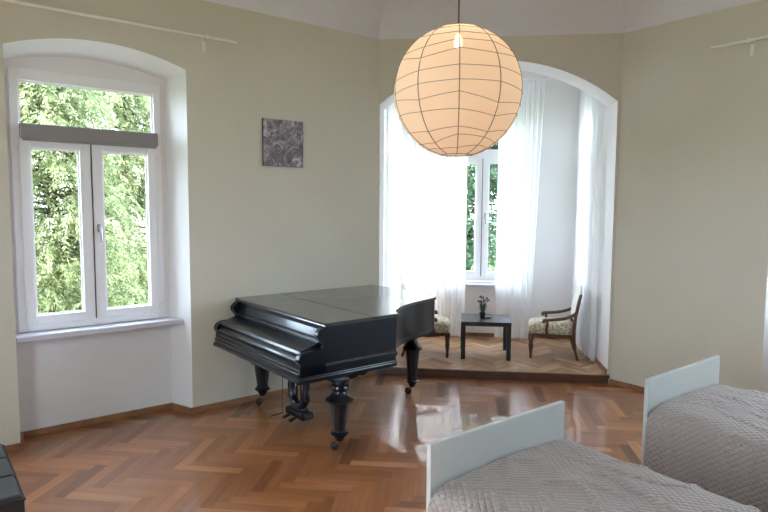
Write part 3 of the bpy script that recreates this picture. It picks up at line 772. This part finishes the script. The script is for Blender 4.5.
curtain([(-.80, 7.06), (-.775, 7.5), (-.74, 8.1)], CB, CT, .13, .022, 1, 'bright sheer curtain hanging in front of the left side window of the alcove')
curtain([(-.70, 8.15), (-.2, 8.19), (.14, 8.17)], CB, CT, .12, .022, 2, 'sheer curtain left of the bare strip of the alcove back window')
curtain([(.545, 8.19), (.75, 8.18), (.9, 8.18)], CB, CT, .17, .012, 3, 'single layer see-through curtain right of the bare strip of the alcove window')
curtain([(.86, 8.12), (.98, 8.14), (1.12, 8.14)], CB, CT, .075, .022, 9, 'gathered white curtain fold behind the right armchair', pinch=(.2, .55))
curtain([(1.575, 8.26), (1.585, 7.8), (1.60, 7.06)], CB, CT, .12, .024, 4, 'sheer curtain on the right side of the alcove next to the arch jamb')
def rail(a, b, label):
    t = MB().tube([a, b], .011, 8)
    for f in (.08, .92):
        p = Vector(a).lerp(Vector(b), f); t.tube([p, (p.x, p.y, AC)], .006, 6)
    tag(t.build('curtain_rail', 'pvc'), label, 'curtain rail', 'curtain rails in the alcove')
rail((AX0 + .02, 8.16, 3.545), (AX1 - .02, 8.16, 3.545), 'rail across the back of the alcove carrying the curtains')
rail((-.775, 7.06, 3.575), (-.775, 8.12, 3.575), 'rail along the left side of the alcove')
rail((1.59, 7.06, 3.575), (1.59, 8.30, 3.575), 'rail along the right side of the alcove')

# ------------------------------------------------------------------ paper lantern
LR, LC = .352, (-.002, 3.40, 2.525)
lan = thing('paper_lantern', 'large round paper lantern lamp hanging lit from the ceiling', 'lamp', (LC[0], LC[1], LC[2]))
NG = 10; r = random.Random(12)
seams = [2 * PI * i / NG + math.radians(-90 + 1.5) for i in range(NG)]
def lpt(az, th, R): return Vector((R * math.sin(th) * math.cos(az), R * math.sin(th) * math.sin(az), R * math.cos(th)))
mb = MB(); nt_, na = 48, NG * 10
rows = [math.radians(17) + (PI - math.radians(17) - math.radians(14)) * j / nt_ for j in range(nt_ + 1)]
vs = []
for th in rows:
    for i in range(na):
        u = (i % 10) / 10; R = LR * (1 - .012 * math.sin(PI * u) * math.sin(th)); R *= 1 + .004 * noise.noise(Vector((i * .3, th * 9, 2)))
        vs.append(lpt(seams[0] + 2 * PI * i / na, th, R))
mb.add(vs, [(j * na + i, j * na + (i + 1) % na, (j + 1) * na + (i + 1) % na, (j + 1) * na + i) for j in range(nt_) for i in range(na)], 0, True)
shade = mb.build('lamp_shade', 'paper', lan, fix=False)
# wire rings that jog at every seam, and the glued seams
nr = 13; mb = MB()
for k in range(nr):
    base = rows[0] + (rows[-1] - rows[0]) * (k + .0) / (nr - 1)
    j_ = [0 if k in (0, nr - 1) else r.uniform(-.085, .085) for _ in range(NG)]
    path = []
    for i in range(na + 1):
        g = (i // 10) % NG; u = (i % 10) / 10; th = base + j_[g] * (1 - u) + j_[(g + 1) % NG] * u
        path.append(lpt(seams[0] + 2 * PI * i / na, th, LR * (1.002 - .012 * math.sin(PI * u) * math.sin(th))))
    mb.tube(path, .0016 if k not in (0, nr - 1) else .003, 5)
mb.build('wire_ring', 'wire', lan)
mb = MB()
for s in seams:
    mb.tube([lpt(s, rows[0] + (rows[-1] - rows[0]) * j / 40, LR * 1.001) for j in range(41)], .0026, 5)
mb.build('paper_seam', 'wire', lan)
mb = MB(); mb.tube([(0, 0, .36), (0, 0, ZT - LC[2] - .02)], .0042, 8); mb.build('cord', 'cord', lan)
MB().lathe([(.045, ZT - LC[2] - .05), (.05, ZT - LC[2] - .03), (.05, ZT - LC[2])], 0, 0, 20).build('ceiling_rose', 'rod', lan)
MB().lathe([(.02, .31), (.022, .35), (.012, .37)], 0, 0, 16).build('lamp_socket', 'cord', lan)
bl = MB().lathe([(.002, .235), (.014, .24), (.022, .255), (.022, .275), (.015, .295), (.012, .31)], 0, 0, 18).build('light_bulb', 'bulb', lan)
ld = bpy.data.lights.new('lantern_light', 'POINT'); ld.energy = .56; ld.color = (1, .91, .82); ld.shadow_soft_size = .035
lo = bpy.data.objects.new('lantern_light', ld); C.objects.link(lo); lo.location = (LC[0], LC[1], LC[2] + .235)

# ------------------------------------------------------------------ beds
def bed(a, b, W, label, clabel, seed):
    t = thing('single_bed', label, 'bed', ab(a, b), -PI / 4, 'white single beds')
    LN = 2.06
    MB().box((-.028, 0, 0), (0, W, .80), 0, .003).build('headboard', 'bedwhite', t)
    MB().box((LN, 0, 0), (LN + .03, W, .42), 0, .003).build('footboard', 'bedwhite', t)
    for y in (.012, W - .036): MB().box((0, y, .14), (LN, y + .024, .40), 0, .002).build('side_rail', 'bedwhite', t)
    def cush(u, v): pass
    MB().box((.012, .05, .30), (LN - .02, W - .05, .57), 0, .05).build('mattress', 'mattress', t)
    # bedspread, a thing of its own lying on the mattress
    c = thing('bedspread', clabel, 'bedspread', ab(a, b), -PI / 4, 'quilted grey bedspreads')
    # cross-section by arc length
    hw = W / 2; prof = []
    yl = -.018
    pts = [(yl - .02, .085), (yl - .012, .25), (yl, .46), (yl + .010, .53), (yl + .035, .573), (yl + .085, .60), (yl + .18, .613), (hw, .620)]
    pts += [(W - y, z) for y, z in pts[-2::-1]]
    sp = smooth_path([(y, z, 0) for y, z in pts], 10)
    Ls = [0]
    for p, q in zip(sp[:-1], sp[1:]): Ls.append(Ls[-1] + (q - p).length)
    def at(s):
        s *= Ls[-1]
        for i in range(len(Ls) - 1):
            if Ls[i + 1] >= s: return sp[i].lerp(sp[i + 1], (s - Ls[i]) / max(1e-9, Ls[i + 1] - Ls[i]))
        return sp[-1]
    nu, nv = 170, 200; vs = []; uv = []
    sec = [at(i / (nu - 1)) for i in range(nu)]
    for j in range(nv):
        x = .003 + (LN + .04) * j / (nv - 1)
        e = min(x / .07, 1); drop = .035 * (1 - math.sqrt(max(0, 1 - (1 - e) ** 2)))
        e2 = max(0, (x - LN + .03) / .07); drop += .10 * e2 ** 3
        for i in range(nu):
            p = sec[i]; top = max(0, min(1, (p.y - .45) / .1))
            w = 0; q = Vector((x * 1.9 + seed, p.x * 3.1, p.y * 2))
            w += .016 * noise.noise(q) + .007 * noise.noise(q * 2.7)
            # shallow creases running along and across
            rr = noise.noise(Vector((x * 3 - p.x * 2.2 + seed * 3, p.x * 6 + x * 1.5, 3))); w += .013 * max(0, 1 - abs(rr) * 7) * (.3 + .7 * min(1, x / .5))
            side = 1 - top
            ny = -1 if p.x < hw else 1
            fold = .012 * math.sin(x * 15 + seed + 2 * math.sin(x * 4)) * side * max(0, (.5 - p.y) / .4)
            vs.append((x, p.x + ny * (fold + side * w * .6), p.y - drop * (1 if p.y > .3 else p.y / .3) + top * w))
            uv.append((x, Ls[-1] * i / (nu - 1)))
    mb = MB().add(vs, [(j * nu + i, j * nu + i + 1, (j + 1) * nu + i + 1, (j + 1) * nu + i) for j in range(nv - 1) for i in range(nu - 1)], 0, True)
    o = mb.build('cover', 'quilt', c, fix=False)
    ul = o.data.uv_layers.new(name='UVMap')
    for l in o.data.loops: ul.data[l.index].uv = uv[l.vertex_index]
    so = o.modifiers.new('thickness', 'SOLIDIFY'); so.thickness = .008; so.offset = -1
bed(-1.985, 1.848, 1.03, 'white single bed in the foreground seen from its headboard', 'grey brown quilted bedspread on the foreground bed', 2.3)
bed(-1.915, 3.675, 1.035, 'white single bed further back along the right wall', 'grey quilted bedspread with bluish daylight on the bed by the right wall', 8.1)

# ------------------------------------------------------------------ black daybed at the lower left
d = thing('leather_daybed', 'black leather bench with seamed cushion cut off by the lower left edge', 'bench', ab(-3.39, .39), -PI / 4)
W_, L_ = .85, 1.9
def cushion(u, v): pass
mb = MB()
def cz(x, y):
    e = min(-x, x + W_, -y, y + L_); rr = .025
    z = .42 - (rr - math.sqrt(max(0, rr * rr - max(0, rr - e) ** 2)) if e < rr else 0)
    sx = (-x) % .29; sx = min(sx, .29 - sx) if -x > .04 and -x < W_ - .04 else 1
    sy = ((-y) % .475); sy = min(sy, .475 - sy) if .05 < -y < L_ - .05 else 1
    return z - .012 * math.exp(-(sx / .008) ** 2) - .012 * math.exp(-(sy / .008) ** 2) + .004 * noise.noise(Vector((x * 4, y * 4, 0)))
nx, ny = 120, 120
mb.grid(lambda u, v: (-W_ * u, -L_ * v, cz(-W_ * u, -L_ * v)), nx, ny)
for (p, q) in (((0, 0), (-W_, 0)), ((-W_, 0), (-W_, -L_)), ((-W_, -L_), (0, -L_)), ((0, -L_), (0, 0))):
    mb.grid(lambda u, v: (p[0] + (q[0] - p[0]) * u, p[1] + (q[1] - p[1]) * u, .24 + (.395 - .24) * v), 40, 6)
cu = mb.build('cushion', 'leather', d)
mb = MB()
mb.tube([(.002, .002, .397), (-W_, .002, .397), (-W_, -L_, .397), (.002, -L_, .397), (.002, .002, .397)], .006, 6); mb.build('piping', 'leather', cu)
MB().box((-.01, -.01, .19), (-W_ + .01, -L_ + .01, .245), 0, .006).build('frame', 'darkleg', d)
for x in (-.06, -W_ + .06):
    for y in (-.06, -L_ + .06): MB().lathe([(.018, 0), (.022, .01), (.026, .19)], x, y, 14).build('leg', 'darkleg', d)

d.scale = (1, 1, 1.07)
# ------------------------------------------------------------------ outside: lawn and conifers
GZ = -4.0
mb = MB().grid(lambda u, v: (-70 + 140 * u, -60 + 140 * v, GZ + .15 * noise.noise(Vector((u * 30, v * 30, 0)))), 60, 60)
struct(mb.build('ground', 'lawn'))
def conifer(H, R, seed, ns, fol, zlo, zhi, nl=11, lw=.009, ll=.075):
    """trunk, boughs and hanging sprays; returns the two meshes"""
    r = random.Random(seed); mt = MB(); mt.tube([(0, 0, 0), (.05, .02, H * .5), (0, 0, H)], [.11, .07, .015], 10)
    vs = []; fs = []; va = []
    boughs = []
    nb = int(ns / 16)
    for i in range(nb):
        h = zlo + (zhi - zlo) * r.random(); a = r.random() * 2 * PI; l = R * (1.05 - h / H) * r.uniform(.75, 1.1); dr = r.uniform(.12, .4)
        p0 = Vector((0, 0, h)); d_ = Vector((math.cos(a), math.sin(a), 0))
        pts = [p0 + d_ * (l * t) + Vector((0, 0, .25 * l * t - dr * l * t * t * 1.6)) for t in (0, .25, .5, .75, 1)]
        mt.tube(pts, [.018, .014, .010, .007, .003], 4)
        for _ in range(16):
            t = 1 - r.random() ** 1.4 * .8; k = min(int(t * 4), 3); p = pts[k].lerp(pts[k + 1], t * 4 - k)
            p = p + Vector((r.gauss(0, .12), r.gauss(0, .12), r.gauss(0, .05)))
            az = a + r.gauss(0, .9); L = r.uniform(.18, .42); out = Vector((math.cos(az), math.sin(az), 0)); tone = min(1, max(0, r.gauss(.5, .22)))
            q = p; dz = r.uniform(-.5, .2); side = Vector((-out.y, out.x, 0))
            for m in range(nl):
                f = m / nl; q = p + out * (L * (f - .35 * f * f)) + Vector((0, 0, L * (dz * f - .75 * f * f)))
                for sg in (1, -1):
                    lf = ll * (1 - .6 * f) * r.uniform(.7, 1.3); dd = (side * sg * r.uniform(.5, 1) + out * .7 + Vector((0, 0, r.uniform(-1.6, -.2)))).normalized()
                    ww = dd.cross(Vector((r.gauss(0, 1), r.gauss(0, 1), r.gauss(0, 1)))).normalized() * lw
                    o = len(vs); vs += [q, q + dd * lf * .5 + ww, q + dd * lf, q + dd * lf * .5 - ww]; fs.append((o, o + 1, o + 2, o + 3)); va.append(min(1, max(0, tone + r.gauss(0, .1))))
    me = bpy.data.meshes.new('foliage'); me.from_pydata(vs, [], fs); me.materials.append(M[fol])
    at = me.attributes.new('leafvar', 'FLOAT', 'FACE'); at.data.foreach_set('value', va)
    return mt, me
def plant(name, label, loc, rz, mt, me, group='conifers outside the windows'):
    t = thing(name, label, 'tree', loc, rz, group)
    mt.build('trunk', 'bark', t); o = bpy.data.objects.new('foliage', me); C.objects.link(o); o.parent = t
    return t
def out(u, d): return FL.P(u, d, GZ)
mt, me = conifer(11, 1.35, 1, 6800, 'fol', 2.6, 9.0, 12, .0075, .085)
plant('conifer_tree', 'sunlit green conifer seen through the left pane of the arched window', out(1.3, 2.7), 0, mt, me)
mt, me = conifer(11.5, 1.5, 2, 6800, 'fol', 2.6, 9.5, 12, .0085, .09)
plant('conifer_tree', 'sunlit green conifer seen low in the right pane of the arched window', out(2.8, 5.2), 1.0, mt, me)
mt, me = conifer(12, 2.4, 5, 2600, 'fol3', 3.0, 9, 11, .014)
plant('conifer_tree', 'tree with pale branches further back in the right pane of the arched window', out(4.9, 8.4), .4, mt, me)
mt, me = conifer(12, 2.8, 6, 4000, 'fol', 2.6, 9.2, 11, .016)
plant('conifer_tree', 'broad conifer behind the nearer trees outside the arched window', out(.9, 10.2), .4, mt, me)
mt, me = conifer(12, 2.1, 3, 5600, 'fol2', 3.0, 9, 8, .016, .12)
dk = plant('conifer_tree', 'shaded green conifer seen through the alcove window', (.45, 12.5, GZ), 0, mt, me)
k2 = copy_tree(dk); k2.location = (3.4, 16.2, GZ); k2.rotation_euler = (0, 0, 2); k2['label'] = 'green conifer behind the see-through curtain at the right of the alcove window'

# ------------------------------------------------------------------ light
w = bpy.data.worlds.new('sky'); S.world = w; w.use_nodes = True
bg = w.node_tree.nodes['Background']; bg.inputs['Color'].default_value = (.70, .84, 1.0, 1); bg.inputs['Strength'].default_value = 6.0
sd = bpy.data.lights.new('sun', 'SUN'); sd.energy = 9; sd.angle = .02; sd.color = (1, .93, .82)
so = bpy.data.objects.new('sun', sd); C.objects.link(so)
so.rotation_euler = Vector((.58, .55, -.62)).to_track_quat('-Z', 'Y').to_euler()
def portal(F, d, u0, u1, z0, z1):
    a = bpy.data.lights.new('window_portal', 'AREA'); a.shape = 'RECTANGLE'; a.size = u1 - u0; a.size_y = z1 - z0; a.cycles.is_portal = True
    o = bpy.data.objects.new('window_portal', a); C.objects.link(o); o.location = F.P((u0 + u1) / 2, d, (z0 + z1) / 2)
    o.rotation_euler = Vector((-F.N[0], -F.N[1], 0)).to_track_quat('-Z', 'Z').to_euler()
for F, o in ((FL, L1), (FL, L2), (FR, R1), (FR, R2), (F1, W1), (GB, VB), (GL, VL), (GR, VR)): portal(F, o['depth'] + .17, *o['win'])

# ------------------------------------------------------------------ camera
cd = bpy.data.cameras.new('camera'); cd.sensor_width = 36; cd.lens = 36 * 602.6 / 768; cd.clip_start = .05; cd.clip_end = 300
cam = bpy.data.objects.new('camera', cd); C.objects.link(cam)
R_ = math.radians
cam.matrix_world = Matrix.Translation((0, 0, 1.9)) @ Matrix.Rotation(R_(6.758), 4, 'Z') @ Matrix.Rotation(PI / 2 - R_(4.767), 4, 'X') @ Matrix.Rotation(R_(.380), 4, 'Z')
S.camera = cam
S.view_settings.view_transform = 'Standard'; S.view_settings.look = 'None'; S.view_settings.gamma = 1; S.view_settings.use_curve_mapping = False
S.view_settings.exposure = 1.62
S.cycles.max_bounces = 14; S.cycles.diffuse_bounces = 8; S.cycles.transparent_max_bounces = 16; S.cycles.use_denoising = True
S.cycles.sample_clamp_indirect = 6
